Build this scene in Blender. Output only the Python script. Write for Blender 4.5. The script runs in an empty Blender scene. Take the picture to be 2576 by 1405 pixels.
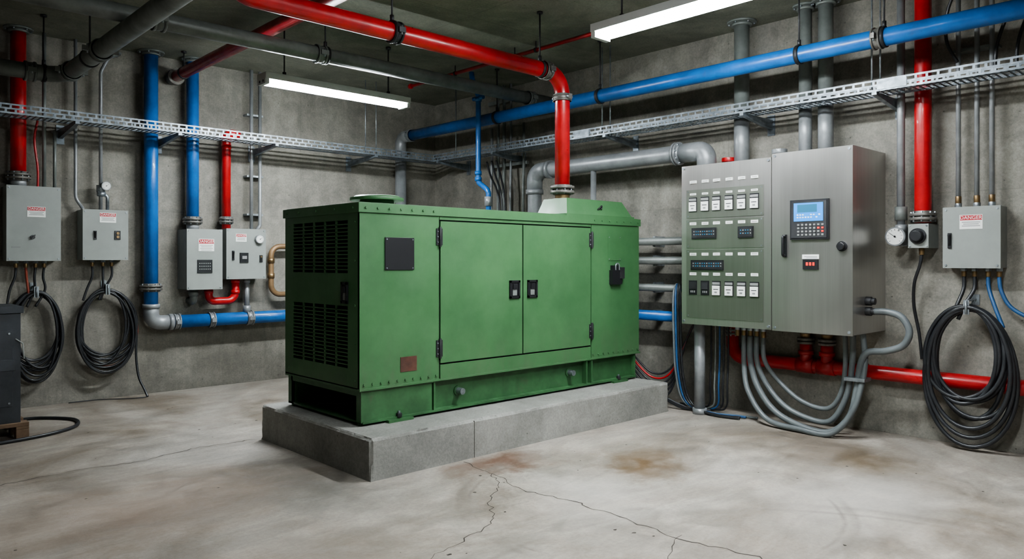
import bpy, math, random
from mathutils import Vector, Matrix
from mathutils import noise as mn
random.seed(7)
XR=7.30; YB=9.54; CZ=4.08; XL=-2.0; YF=-2.0
V=Vector

# ------------------------------------------------------------------ materials
def nodes(name):
    m=bpy.data.materials.new(name); m.use_nodes=True
    nt=m.node_tree; b=nt.nodes["Principled BSDF"]
    return m,nt,b
def L(nt,a,b): nt.links.new(a,b)
def noise(nt,vec,scale,detail=4,rough=.6,dist=0):
    n=nt.nodes.new("ShaderNodeTexNoise"); n.inputs["Scale"].default_value=scale
    n.inputs["Detail"].default_value=detail; n.inputs["Roughness"].default_value=rough
    n.inputs["Distortion"].default_value=dist
    if vec is not None: L(nt,vec,n.inputs["Vector"])
    return n.outputs["Fac"]
def ramp(nt,fac,stops):
    r=nt.nodes.new("ShaderNodeValToRGB"); e=r.color_ramp.elements
    while len(e)<len(stops): e.new(.5)
    for i,(p,c) in enumerate(stops):
        e[i].position=p; e[i].color=(c,c,c,1) if not isinstance(c,tuple) else (*c,1)
    L(nt,fac,r.inputs[0]); return r.outputs[0]
def mix(nt,fac,a,b,mode='MIX'):
    n=nt.nodes.new("ShaderNodeMix"); n.data_type='RGBA'; n.blend_type=mode
    for s,v in ((0,fac),(6,a),(7,b)):
        if isinstance(v,(int,float)): n.inputs[s].default_value=v if s==0 else (v,v,v,1)
        elif isinstance(v,tuple): n.inputs[s].default_value=(*v,1)
        else: L(nt,v,n.inputs[s])
    return n.outputs[2]
def mapping(nt,scale=(1,1,1),coord="Object"):
    t=nt.nodes.new("ShaderNodeTexCoord"); mp=nt.nodes.new("ShaderNodeMapping")
    mp.inputs["Scale"].default_value=scale; L(nt,t.outputs[coord],mp.inputs[0]); return mp.outputs[0]
def bump(nt,b,h,strength,dist=.01):
    n=nt.nodes.new("ShaderNodeBump"); n.inputs["Strength"].default_value=strength
    n.inputs["Distance"].default_value=dist; L(nt,h,n.inputs["Height"]); L(nt,n.outputs[0],b.inputs["Normal"])
def paint(name,col,rough=.4,metal=0.0,var=.25,dirt=.0,dirtcol=(.09,.06,.035),bmp=.08,scale=4,coat=0):
    m,nt,b=nodes(name); v=mapping(nt)
    dk=tuple(c*(1-var) for c in col); lt=tuple(min(1,c*(1+var*.4)) for c in col)
    c=ramp(nt,noise(nt,v,scale,6,.65),[(.36,dk),(.62,lt)])
    if dirt:
        msk=ramp(nt,noise(nt,v,scale*1.7,8,.75,.5),[(.58,0.0),(.70,dirt)])
        c=mix(nt,msk,c,dirtcol)
    L(nt,c,b.inputs["Base Color"])
    L(nt,ramp(nt,noise(nt,v,scale*3,5),[(.3,rough*.8),(.7,min(1,rough*1.25))]),b.inputs["Roughness"])
    b.inputs["Metallic"].default_value=metal
    b.inputs["Coat Weight"].default_value=coat
    if bmp: bump(nt,b,noise(nt,v,60,3),bmp,.002)
    return m
def flat(name,col,rough=.5,metal=0,emit=0):
    m,nt,b=nodes(name); b.inputs["Base Color"].default_value=(*col,1)
    b.inputs["Roughness"].default_value=rough; b.inputs["Metallic"].default_value=metal
    if emit:
        b.inputs["Emission Color"].default_value=(*col,1); b.inputs["Emission Strength"].default_value=emit
    return m
M={}
m,nt,b=nodes("green_machine_paint"); v=mapping(nt)
c=ramp(nt,noise(nt,v,1.6,7,.68),[(.38,(.048,.126,.050)),(.62,(.067,.163,.068))])
rs=ramp(nt,noise(nt,v,9,8,.8,.3),[(.69,0.0),(.72,.8)])
c=mix(nt,rs,c,(.10,.055,.03))
sc=ramp(nt,noise(nt,mapping(nt,(16,16,3.0)),3,6,.8,.2),[(.71,0.0),(.73,.45)])
c=mix(nt,sc,c,(.26,.36,.25))
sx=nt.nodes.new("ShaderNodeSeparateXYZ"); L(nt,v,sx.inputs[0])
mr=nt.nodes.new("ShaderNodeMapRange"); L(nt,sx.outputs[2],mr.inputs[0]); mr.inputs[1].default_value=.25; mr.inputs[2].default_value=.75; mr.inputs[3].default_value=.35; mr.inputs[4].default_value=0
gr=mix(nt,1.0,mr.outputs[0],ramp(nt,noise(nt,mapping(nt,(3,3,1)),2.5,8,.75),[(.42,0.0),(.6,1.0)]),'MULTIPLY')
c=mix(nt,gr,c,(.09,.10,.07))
L(nt,c,b.inputs["Base Color"]); L(nt,ramp(nt,noise(nt,v,4,6),[(.36,.34),(.64,.50)]),b.inputs["Roughness"])
bump(nt,b,noise(nt,v,50,3),.08,.002); M['green']=m
M['greenD']=paint("green_skid_paint",(.042,.115,.045),.45,0,.3,.45,dirtcol=(.07,.075,.05))
M['blue']=paint("blue_pipe_paint",(.015,.13,.41),.34,0,.25,.25,coat=.15)
M['red']=paint("red_pipe_paint",(.42,.011,.014),.34,0,.3,.12,coat=.15)
M['pgray']=paint("gray_pipe_paint",(.19,.205,.195),.42,.2,.3,.25,dirtcol=(.07,.065,.06))
M['plt']=paint("light_gray_pipe",(.28,.29,.30),.38,.3,.25,.25,dirtcol=(.09,.08,.07))
M['galv']=paint("galvanized_steel",(.33,.36,.385),.38,.75,.4,.15,dirtcol=(.12,.1,.08),scale=12)
M['tray']=paint("galvanized_tray",(.22,.25,.28),.44,.55,.4,.15,dirtcol=(.08,.07,.06),scale=9)
M['flange']=paint("flange_cast_iron",(.19,.18,.165),.5,.5,.4,.5,dirtcol=(.14,.07,.04),scale=14)
M['dark']=paint("dark_iron",(.035,.035,.038),.5,.4,.3)
M['boxg']=paint("gray_enamel",(.26,.275,.26),.42,0,.10,.05,dirtcol=(.12,.11,.1),scale=3)
M['black']=flat("black_plastic",(.012,.012,.014),.4)
M['void']=flat("dark_cavity",(.004,.005,.004),.9)
M['white']=flat("white_label",(.78,.78,.75),.5)
M['wmetal']=paint("white_fixture_enamel",(.50,.51,.50),.4,0,.08)
M['ink']=flat("gray_print",(.22,.22,.22),.6)
M['redlbl']=flat("red_label",(.42,.02,.03),.5)
M['rubber']=paint("black_rubber_cable",(.020,.021,.024),.40,0,.3)
M['bluec']=paint("blue_cable",(.02,.08,.20),.45,0,.2)
M['orangec']=paint("orange_cable",(.24,.05,.03),.45,0,.2)
M['flexg']=paint("gray_flex_conduit",(.135,.15,.155),.45,.1,.2)
M['brass']=paint("brass_fitting",(.28,.19,.10),.42,.8,.35,.3)
M['tan']=paint("tan_pipe",(.27,.17,.09),.45,.3,.3,.3)
M['rust']=paint("rust",(.10,.04,.025),.8,0,.5,.4)
M['screen']=flat("blue_lcd",(.03,.22,.62),.3,0,.5)
M['lcd']=flat("lcd_window",(.03,.13,.22),.25,0,.3)
M['reddot']=flat("red_led",(.8,.03,.02),.4,0,.5)
M['machine']=paint("dark_gray_machine",(.045,.05,.058),.45,.2,.3,.2)
M['wood']=paint("pallet_wood",(.17,.11,.07),.8,0,.4)
m,nt,b=nodes("lamp_diffuser"); b.inputs["Base Color"].default_value=(.9,.9,.9,1)
b.inputs["Emission Color"].default_value=(.90,.97,1,1); b.inputs["Emission Strength"].default_value=185
M['lamp']=m
def brushed(name,col,rough,metal):
    m,nt,b=nodes(name); v=mapping(nt,(240,240,2.0)); v2=mapping(nt,(1,1,.5)); v3=mapping(nt,(22,22,.5))
    n1=noise(nt,v,1.0,2,.5); n2=noise(nt,v2,1.1,3); n3=noise(nt,v3,1.0,3,.5)
    c=ramp(nt,n2,[(.35,tuple(x*.85 for x in col)),(.65,col)])
    c=mix(nt,.12,c,ramp(nt,n1,[(.35,.5),(.65,1.0)]),'MULTIPLY')
    c=mix(nt,.12,c,ramp(nt,n3,[(.35,.5),(.65,1.0)]),'MULTIPLY')
    L(nt,c,b.inputs["Base Color"]); b.inputs["Metallic"].default_value=metal
    L(nt,ramp(nt,n2,[(.3,rough*.9),(.7,rough*1.15)]),b.inputs["Roughness"])
    b.inputs["Anisotropic"].default_value=.5
    return m
M['steel']=brushed("brushed_stainless",(.62,.605,.58),.31,.90)
M['steelp']=brushed("panel_steel_green_reflection",(.33,.345,.30),.36,.85)  # generator's green reflection painted into the panel colour
def concrete(name,c0,c1,rough,streak=True,bs=.5,forms=None,fa=.3,k=1.0):
    m,nt,b=nodes(name); v=mapping(nt,coord="Object")
    big=noise(nt,v,.9,8,.66,.7); mid=noise(nt,v,4.0,10,.74,.4); fine=noise(nt,v,48,6,.8)
    c=ramp(nt,big,[(.36,c0),(.62,c1)])
    c=mix(nt,.5*k,c,ramp(nt,mid,[(.38,.55),(.62,1.06)]),'MULTIPLY')
    c=mix(nt,.5*k,c,ramp(nt,fine,[(.40,.55),(.58,1.0)]),'MULTIPLY')
    t=nt.nodes.new("ShaderNodeSeparateXYZ"); L(nt,v,t.inputs[0])
    if streak:
        vs=mapping(nt,(2.6,2.6,.2)); s=noise(nt,vs,1.3,8,.75,.2)
        c=mix(nt,.3,c,ramp(nt,s,[(.40,.5),(.58,1.0)]),'MULTIPLY')
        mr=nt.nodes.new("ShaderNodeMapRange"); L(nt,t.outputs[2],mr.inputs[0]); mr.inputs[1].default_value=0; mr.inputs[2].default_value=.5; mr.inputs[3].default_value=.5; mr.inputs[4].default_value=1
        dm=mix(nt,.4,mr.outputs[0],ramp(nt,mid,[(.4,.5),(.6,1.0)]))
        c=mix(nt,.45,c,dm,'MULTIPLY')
    if forms:
        cb=nt.nodes.new("ShaderNodeCombineXYZ"); ad=nt.nodes.new("ShaderNodeMath"); ad.operation='ADD'
        if forms=='wall':
            L(nt,t.outputs[0],ad.inputs[0]); L(nt,t.outputs[1],ad.inputs[1]); L(nt,ad.outputs[0],cb.inputs[0]); L(nt,t.outputs[2],cb.inputs[1])
        else:
            L(nt,t.outputs[1],cb.inputs[0]); L(nt,t.outputs[0],cb.inputs[1])
        br=nt.nodes.new("ShaderNodeTexBrick"); L(nt,cb.outputs[0],br.inputs["Vector"])
        br.inputs["Scale"].default_value=1; br.inputs["Mortar Size"].default_value=.006; br.inputs["Mortar Smooth"].default_value=.5
        br.inputs["Brick Width"].default_value=2.9; br.inputs["Row Height"].default_value=2.2 if forms=='wall' else 1.22; br.offset=0
        br.inputs["Color1"].default_value=(1,1,1,1); br.inputs["Color2"].default_value=(.88,.89,.90,1); br.inputs["Mortar"].default_value=(.5,.49,.47,1)
        c=mix(nt,fa,c,br.outputs["Color"],'MULTIPLY')
    vo=nt.nodes.new("ShaderNodeTexVoronoi"); vo.inputs["Scale"].default_value=8; L(nt,v,vo.inputs["Vector"])
    pit=ramp(nt,vo.outputs["Distance"],[(.03,0.2),(.08,1.0)])
    c=mix(nt,.5,c,pit,'MULTIPLY')
    L(nt,c,b.inputs["Base Color"])
    L(nt,ramp(nt,mid,[(.3,rough*.85),(.7,min(1,rough*1.15))]),b.inputs["Roughness"])
    h=mix(nt,.5,mix(nt,.5,mid,fine),pit); bump(nt,b,h,bs,.02)
    return m
M['wall']=concrete("wall_concrete",(.245,.228,.195),(.355,.333,.29),.85,bs=.45,forms='wall')
M['ceil']=concrete("ceiling_concrete",(.17,.175,.135),(.29,.29,.235),.9,streak=False,forms='ceil',fa=.6)
M['plinth']=concrete("plinth_concrete",(.24,.235,.215),(.36,.35,.325),.8,streak=False,bs=.7)
m,nt,b=nodes("floor_concrete"); v=mapping(nt)
big=noise(nt,v,.5,9,.66,1.0); mid=noise(nt,v,2.4,10,.74,.6); fine=noise(nt,v,34,7,.8)
sw=noise(nt,mapping(nt,(.7,2.4,1)),1.5,9,.72,1.0)
c=ramp(nt,big,[(.38,(.25,.205,.165)),(.5,(.36,.315,.27)),(.62,(.46,.42,.37))])
c=mix(nt,.65,c,ramp(nt,mid,[(.39,.62),(.61,1.08)]),'MULTIPLY')
c=mix(nt,.5,c,ramp(nt,sw,[(.41,.62),(.57,1.0)]),'MULTIPLY')
c=mix(nt,.45,c,ramp(nt,fine,[(.40,.62),(.56,1.0)]),'MULTIPLY')
def stain_or_shade(c,cx,cy,rx,ry,col,amt,rot=0,band=None):  # blends floor patches: stains, tyre marks, paler areas, a painted shadow
    mp=nt.nodes.new("ShaderNodeMapping"); mp.vector_type='TEXTURE'
    mp.inputs["Location"].default_value=(cx,cy,0); mp.inputs["Scale"].default_value=(rx,ry,1)
    mp.inputs["Rotation"].default_value=(0,0,rot)
    add=nt.nodes.new("ShaderNodeVectorMath"); add.operation='ADD'
    nn=nt.nodes.new("ShaderNodeTexNoise"); nn.inputs["Scale"].default_value=2.8; nn.inputs["Detail"].default_value=9; nn.inputs["Roughness"].default_value=.7
    L(nt,v,nn.inputs["Vector"])
    k=1.1 if band is None else .06
    sc=nt.nodes.new("ShaderNodeVectorMath"); sc.operation='MULTIPLY_ADD'
    L(nt,nn.outputs["Color"],sc.inputs[0]); sc.inputs[1].default_value=(k,k,0); sc.inputs[2].default_value=(-k/2,-k/2,0)
    L(nt,v,add.inputs[0]); L(nt,sc.outputs[0],add.inputs[1]); L(nt,add.outputs[0],mp.inputs[0])
    ln=nt.nodes.new("ShaderNodeVectorMath"); ln.operation='LENGTH'; L(nt,mp.outputs[0],ln.inputs[0])
    if band is None: msk=ramp(nt,ln.outputs["Value"],[(.15,amt),(.65,amt*.45),(1.0,0.0)])
    else:
        msk=ramp(nt,ln.outputs["Value"],[(.86,0.0),(.875,amt),(.89,.1*amt),(.93,amt*.8),(.95,0.0)])
        msk=mix(nt,1.0,msk,ramp(nt,noise(nt,v,1.4,6),[(.45,0.0),(.58,1.0)]),'MULTIPLY')
    return mix(nt,msk,c,col)
c=stain_or_shade(c,4.8,3.6,.65,.36,(.12,.07,.03),.95,.75)
c=stain_or_shade(c,6.1,2.35,.55,.34,(.12,.085,.05),.8,.6)
c=stain_or_shade(c,3.95,4.35,.55,.28,(.12,.06,.035),.9)
c=stain_or_shade(c,2.6,4.9,.5,1.0,(.09,.09,.085),.6)  # plinth's cast shadow painted dark on the floor by its left end
c=stain_or_shade(c,1.6,5.2,1.3,.9,(.24,.17,.125),.6)
c=stain_or_shade(c,1.3,3.2,1.6,1.0,(.23,.18,.14),.5,.5)
c=stain_or_shade(c,5.2,2.0,1.2,.6,(.55,.52,.48),.4)  # paler patch of floor
c=stain_or_shade(c,3.9,3.4,.8,.5,(.50,.47,.43),.35,.7)  # smaller paler patch of floor
c=stain_or_shade(c,4.12,3.03,1.38,1.38,(.13,.11,.095),.6,0,1)
c=stain_or_shade(c,3.0,1.0,2.3,2.3,(.13,.11,.095),.45,0,1)
L(nt,c,b.inputs["Base Color"])
L(nt,ramp(nt,mid,[(.38,.40),(.62,.72)]),b.inputs["Roughness"])
bump(nt,b,mix(nt,.45,mid,fine),.35,.015)
M['floor']=m
M['crack']=flat("crack_shadow_dirt",(.05,.042,.036),.95)

# ------------------------------------------------------------------ mesh builder
class Fr:
    def __init__(s,o,u,v): s.o=V(o); s.u=V(u); s.v=V(v); s.n=s.u.cross(s.v)
    def __call__(s,a,b,c): return s.o+s.u*a+s.v*b+s.n*c
def backF(y): return Fr((0,y,0),(1,0,0),(0,0,1))
class RightFrame(Fr):
    def __init__(s,x): super().__init__((x,0,0),(0,-1,0),(0,0,1))
    def __call__(s,a,b,c): return V((s.o.x-c,a,b))
def rightF(x): return RightFrame(x)
def frame_of(d):
    d=d.normalized(); a=V((0,0,1)) if abs(d.z)<.9 else V((1,0,0))
    x=a.cross(d).normalized(); return x,d.cross(x)
class B:
    def __init__(s,name): s.name=name; s.v=[]; s.f=[]; s.mi=[]; s.sm=[]; s.mats=[]
    def mat(s,k):
        if k not in s.mats: s.mats.append(k)
        return s.mats.index(k)
    def face(s,idx,k,sm=False): s.f.append(idx); s.mi.append(s.mat(k)); s.sm.append(sm)
    def hexa(s,P,k):
        o=len(s.v); s.v+= [V(p) for p in P]
        c=sum((V(p) for p in P),V())/8
        for q in ((0,1,2,3),(4,5,6,7),(0,1,5,4),(1,2,6,5),(2,3,7,6),(3,0,4,7)):
            a,b_,c_=[V(P[i]) for i in q[:3]]; n=(b_-a).cross(c_-a)
            ce=sum((V(P[i]) for i in q),V())/4
            if n.dot(ce-c)<0: q=q[::-1]
            s.face([o+i for i in q],k)
    def box(s,x0,x1,y0,y1,z0,z1,k):
        s.hexa([(x0,y0,z0),(x1,y0,z0),(x1,y1,z0),(x0,y1,z0),(x0,y0,z1),(x1,y0,z1),(x1,y1,z1),(x0,y1,z1)],k)
    def fb(s,F,a0,a1,b0,b1,n0,n1,k):
        s.hexa([F(a0,b0,n0),F(a1,b0,n0),F(a1,b1,n0),F(a0,b1,n0),F(a0,b0,n1),F(a1,b0,n1),F(a1,b1,n1),F(a0,b1,n1)],k)
    def tb(s,p0,p1,w,h,k):
        p0=V(p0);p1=V(p1);x,y=frame_of(p1-p0); x=x*w/2;y=y*h/2
        s.hexa([p0-x-y,p0+x-y,p0+x+y,p0-x+y,p1-x-y,p1+x-y,p1+x+y,p1-x+y],k)
    def cyl(s,p0,p1,r,k,seg=20,r2=None,caps=True):
        p0=V(p0);p1=V(p1); r2=r if r2 is None else r2
        x,y=frame_of(p1-p0); o=len(s.v)
        for p,rr in ((p0,r),(p1,r2)):
            for i in range(seg):
                t=2*math.pi*i/seg; s.v.append(p+x*math.cos(t)*rr+y*math.sin(t)*rr)
        for i in range(seg):
            j=(i+1)%seg; s.face([o+i,o+j,o+seg+j,o+seg+i],k,True)
        if caps:
            s.face([o+i for i in range(seg)][::-1],k); s.face([o+seg+i for i in range(seg)],k)
    def tube(s,pts,r,k,seg=14,bend=0,closed=False,caps=True):
        pts=[V(p) for p in pts]
        if bend: pts=fillet(pts,bend)
        n=len(pts); o=len(s.v); x=None
        for i,p in enumerate(pts):
            if closed: t=pts[(i+1)%n]-pts[i-1]
            else: t=pts[min(i+1,n-1)]-pts[max(i-1,0)]
            t.normalize()
            if x is None: x,y=frame_of(t)
            else:
                x=(x-t*x.dot(t)).normalized(); y=t.cross(x)
            for j in range(seg):
                a=2*math.pi*j/seg; s.v.append(p+x*math.cos(a)*r+y*math.sin(a)*r)
        for i in range(n if closed else n-1):
            i2=(i+1)%n
            for j in range(seg):
                j2=(j+1)%seg; s.face([o+i*seg+j,o+i*seg+j2,o+i2*seg+j2,o+i2*seg+j],k,True)
        if not closed and caps:
            s.face([o+j for j in range(seg)][::-1],k); s.face([o+(n-1)*seg+j for j in range(seg)],k)
    def text(s,F,a,b_,n,size,txt,k):
        c=bpy.data.curves.new("t","FONT"); c.body=txt; c.size=size; c.align_x='CENTER'; c.align_y='CENTER'
        ob=bpy.data.objects.new("t",c); bpy.context.collection.objects.link(ob)
        bpy.context.view_layer.update()
        me=ob.evaluated_get(bpy.context.evaluated_depsgraph_get()).to_mesh(); o=len(s.v)
        org=F(a,b_,n)
        for q in me.vertices: s.v.append(org+F.u*q.co.x+F.v*q.co.y)
        for p in me.polygons: s.face([o+i for i in p.vertices],k)
        bpy.data.objects.remove(ob); bpy.data.curves.remove(c)
    def done(s,bevel=0,recenter=True):
        me=bpy.data.meshes.new(s.name)
        c=V()
        if recenter:
            lo=V([min(p[i] for p in s.v) for i in range(3)]); hi=V([max(p[i] for p in s.v) for i in range(3)])
            c=V(((lo.x+hi.x)/2,(lo.y+hi.y)/2,lo.z))
        me.from_pydata([tuple(p-c) for p in s.v],[],s.f)
        for k in s.mats: me.materials.append(M[k])
        me.polygons.foreach_set("material_index",s.mi); me.polygons.foreach_set("use_smooth",s.sm)
        me.update()
        ob=bpy.data.objects.new(s.name,me); ob.location=c; bpy.context.collection.objects.link(ob)
        if bevel:
            md=ob.modifiers.new("bevel","BEVEL"); md.width=bevel; md.segments=2; md.limit_method='ANGLE'; md.angle_limit=math.radians(50)
        return ob
def fillet(pts,R,seg=8):
    out=[pts[0]]
    for i in range(1,len(pts)-1):
        a,p,b=pts[i-1],pts[i],pts[i+1]; d1=(a-p); d2=(b-p); l1,l2=d1.length,d2.length; d1.normalize(); d2.normalize()
        ang=d1.angle(d2)
        if ang>3.1: out.append(p); continue
        t=min(R/math.tan(ang/2),l1*.49,l2*.49); r=t*math.tan(ang/2)
        c=p+(d1+d2).normalized()*(r/math.sin(ang/2)); s0=p+d1*t-c; s1=p+d2*t-c
        tot=s0.angle(s1); ax=s0.cross(s1).normalized()
        for j in range(seg+1): out.append(c+Matrix.Rotation(tot*j/seg,3,ax)@s0)
    out.append(pts[-1]); return out
def spline(pts,n=8,closed=False):
    P=[V(p) for p in pts]; out=[]; N=len(P)
    g=(lambda i:P[i%N]) if closed else (lambda i:P[max(0,min(N-1,i))])
    for i in range(N if closed else N-1):
        a,b,c,d=g(i-1),g(i),g(i+1),g(i+2)
        for j in range(n):
            t=j/n; out.append(.5*((2*b)+(c-a)*t+(2*a-5*b+4*c-d)*t*t+(3*b-a-3*c+d)*t**3))
    if not closed: out.append(P[-1])
    return out
def flange(b,c,ax,r,k='flange',gap=.012):
    c=V(c); ax=V(ax).normalized(); R=r*1.6
    b.cyl(c-ax*(gap+.018),c-ax*gap/2,R,k,24); b.cyl(c+ax*gap/2,c+ax*(gap+.018),R,k,24)
    b.cyl(c-ax*.05,c+ax*.05,r*1.22,k,20)
    x,y=frame_of(ax)
    for i in range(8):
        t=math.pi*2*i/8+.2; q=c+(x*math.cos(t)+y*math.sin(t))*R*.84
        b.cyl(q-ax*.045,q+ax*.045,.010,'galv',6)
def coupling(b,c,ax,r,k='flange',w=.07):
    c=V(c); ax=V(ax).normalized(); x,y=frame_of(ax)
    b.cyl(c-ax*w/2,c+ax*w/2,r*1.13,k,24)
    b.cyl(c-ax*w/2,c-ax*w*.28,r*1.24,k,24); b.cyl(c+ax*w*.28,c+ax*w/2,r*1.24,k,24)
    for sg in (-1,1):
        q=c+x*sg*r*1.32; b.tb(q-y*.022,q+y*.022,.03,w*.8,k); b.cyl(q-y*.04,q+y*.04,.009,'galv',6)
def collar(b,c,ax,r,k,w=.05):
    c=V(c); ax=V(ax).normalized(); b.cyl(c-ax*w/2,c+ax*w/2,r*1.14,k,24)
def ceilplate(b,x,y,r,k='pgray'):
    b.cyl((x,y,CZ-.02),(x,y,CZ),r*1.9,k,24); b.cyl((x,y,CZ-.05),(x,y,CZ-.02),r*1.3,k,24)
    for i in range(6):
        t=i*math.pi/3; b.cyl((x+math.cos(t)*r*1.6,y+math.sin(t)*r*1.6,CZ-.035),(x+math.cos(t)*r*1.6,y+math.sin(t)*r*1.6,CZ-.018),.01,'galv',6)
def hanger(b,c,ax,r):
    c=V(c); ax=V(ax).normalized()
    b.cyl(c-ax*.018,c+ax*.018,r*1.10,'dark',24)
    b.cyl(c+V((0,0,r*1.05)),(c.x,c.y,CZ),.008,'dark',8)
    b.cyl(c+V((0,0,r*1.05)),c+V((0,0,r*1.05+.05)),.018,'dark',6)
    b.cyl((c.x,c.y,CZ-.02),(c.x,c.y,CZ),.03,'dark',10)

# ------------------------------------------------------------------ room shell
b=B("floor")
b.box(XL,XR,YF,YB,-.1,0,'floor')
def crack(pts,w=.006):
    P=[]
    for i in range(len(pts)-1):
        a=V((*pts[i],0)); c=V((*pts[i+1],0)); n=max(3,int((c-a).length/.05))
        for j in range(n):
            q=a.lerp(c,j/n); q+=V((random.uniform(-.022,.022),random.uniform(-.022,.022),0)); P.append(q)
    P.append(V((*pts[-1],0)))
    W=[w*random.uniform(.3,1)/2 for _ in P]; z=V((0,0,.0015))
    for i in range(len(P)-1):
        d=(P[i+1]-P[i]).normalized(); s=V((-d.y,d.x,0)); o=len(b.v)
        b.v+=[P[i]-s*W[i]+z,P[i]+s*W[i]+z,P[i+1]+s*W[i+1]+z,P[i+1]-s*W[i+1]+z]; b.face([o+3,o+2,o+1,o],'crack')
crack([(3.79,4.59),(3.74,4.2),(3.62,3.75),(3.69,3.33),(3.68,2.92),(3.65,2.49),(3.72,2.03),(3.6,1.5)],.0105)
crack([(3.74,4.2),(3.55,3.9),(3.3,3.72),(3.05,3.4),(2.85,3.33),(2.45,3.22),(2.1,2.9)],.007)
crack([(2.93,6.43),(2.4,6.5),(1.9,6.36),(1.51,6.43),(.99,6.37),(.4,6.5)],.010)
crack([(3.69,2.5),(3.35,2.35),(3.2,1.9)],.006)
for i in range(60):
    x=random.uniform(.5,6.5); y=random.uniform(1.2,8.5)
    if 2.85<x<6.75 and 4.5<y<6.5: continue
    r=random.uniform(.004,.016); o=len(b.v); n=7
    b.v+=[V((x+math.cos(t*2*math.pi/n)*r*random.uniform(.5,1.4),y+math.sin(t*2*math.pi/n)*r*random.uniform(.5,1),.0015)) for t in range(n)]
    b.face(list(range(o,o+n)),'crack')
b.done(recenter=False)
b=B("wall_back"); b.box(XL,XR+.15,YB,YB+.15,0,CZ,'wall'); b.done(recenter=False)
b=B("wall_right"); b.box(XR,XR+.15,YF,YB,0,CZ,'wall'); b.done(recenter=False)
b=B("wall_left"); b.box(XL-.15,XL,YF,YB+.15,0,CZ,'wall'); b.done(recenter=False)
b=B("wall_front"); b.box(XL-.15,XR+.15,YF-.15,YF,0,CZ,'wall'); b.done(recenter=False)
b=B("ceiling"); b.box(XL-.15,XR+.15,YF-.15,YB+.15,CZ,CZ+.15,'ceil')
b.done(recenter=False)

# ------------------------------------------------------------------ plinth
PX0,PX1,PY0,PY1,PZ=2.95,6.64,4.62,6.41,.31
b=B("concrete_plinth")
def grid_face(O,U,W,nu,nw,k):
    o=len(b.v); O=V(O);U=V(U);W=V(W)
    for i in range(nu+1):
        for j in range(nw+1): b.v.append(O+U*(i/nu)+W*(j/nw))
    for i in range(nu):
        for j in range(nw):
            b.face([o+i*(nw+1)+j,o+(i+1)*(nw+1)+j,o+(i+1)*(nw+1)+j+1,o+i*(nw+1)+j+1],k)
dx,dy=PX1-PX0,PY1-PY0
grid_face((PX0,PY0,0),(dx,0,0),(0,0,PZ),160,14,'plinth')
grid_face((PX1,PY1,0),(-dx,0,0),(0,0,PZ),160,14,'plinth')
grid_face((PX0,PY1,0),(0,-dy,0),(0,0,PZ),80,14,'plinth')
grid_face((PX1,PY0,0),(0,dy,0),(0,0,PZ),80,14,'plinth')
grid_face((PX0,PY0,PZ),(dx,0,0),(0,dy,0),160,80,'plinth')
cx_,cy_=(PX0+PX1)/2,(PY0+PY1)/2
for i,p in enumerate(b.v):
    ex=min(p.x-PX0,PX1-p.x)<1e-4; ey=min(p.y-PY0,PY1-p.y)<1e-4; et=p.z>PZ-1e-4
    k=ex+ey+et
    q=p.copy()
    if k>=2 and p.z>.005:
        a=.004+.020*max(0,mn.noise(p*5)+.05)+.012*max(0,mn.noise(p*19))
        if ex: q.x+= a if p.x<cx_ else -a
        if ey: q.y+= a if p.y<cy_ else -a
        if et: q.z-= a*.7
    b.v[i]=q
b.fb(backF(PY0),3.93,3.936,0,PZ-.012,-.01,.001,'crack')
b.done()

# ------------------------------------------------------------------ generator
GX0,GX1,GY0,GY1,GZ0,GZ1=3.09,6.62,5.0,6.23,.60,2.05
g=B("diesel_generator_set")
G=backF(GY0); E=rightF(GX0)
g.box(GX0+.05,GX1,GY0+.012,GY1,GZ0,GZ1-.005,'green')
g.box(GX0-.015,GX1+.015,GY0-.018,GY1+.015,GZ1-.075,GZ1,'green')
g.box(GX0+.01,GX1-.01,GY0+.01,GY1-.01,GZ1,GZ1+.006,'green')
g.fb(G,GX0,3.862,GZ0,GZ1-.078,-.02,.004,'green')
g.fb(G,5.826,GX1,GZ0,GZ1-.078,-.02,.004,'green')
g.fb(G,3.868,5.819,1.945,GZ1-.078,-.02,.004,'green')
g.fb(G,3.875,5.812,.60,.72,-.02,.006,'green')
g.fb(G,3.855,5.83,.60,GZ1-.07,-.015,-.010,'void')
g.fb(G,3.878,4.838,.735,1.932,-.010,.006,'green')
g.fb(G,4.853,5.808,.735,1.932,-.010,.006,'green')
g.fb(G,GX0-.005,GX1+.01,GZ0-.012,GZ0+.004,-.02,.016,'green')
def louv(z0,z1,nr):
    g.fb(E,5.17,6.08,z0,z1,-.05,-.045,'void')
    for i in range(1,5):
        y=5.17+.91*i/5; g.fb(E,y-.012,y+.012,z0,z1,-.012,-.0005,'green')
    for i in range(1,nr):
        z=z0+(z1-z0)*i/nr
        g.hexa([E(5.17,z-.003,-.022),E(6.08,z-.003,-.022),E(6.08,z+.002,-.022),E(5.17,z+.002,-.022),
                E(5.17,z-.007,-.0005),E(6.08,z-.007,-.0005),E(6.08,z+.002,-.0005),E(5.17,z+.002,-.0005)],'green')
for (y0,y1,z0,z1) in ((GY0,5.17,GZ0,1.975),(6.08,GY1,GZ0,1.975),(5.17,6.08,GZ0,.75),(5.17,6.08,1.24,1.50),(5.17,6.08,1.92,1.975)):
    g.fb(E,y0,y1,z0,z1,-.05,0,'green')
louv(1.50,1.92,14); louv(.75,1.24,16)
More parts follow.
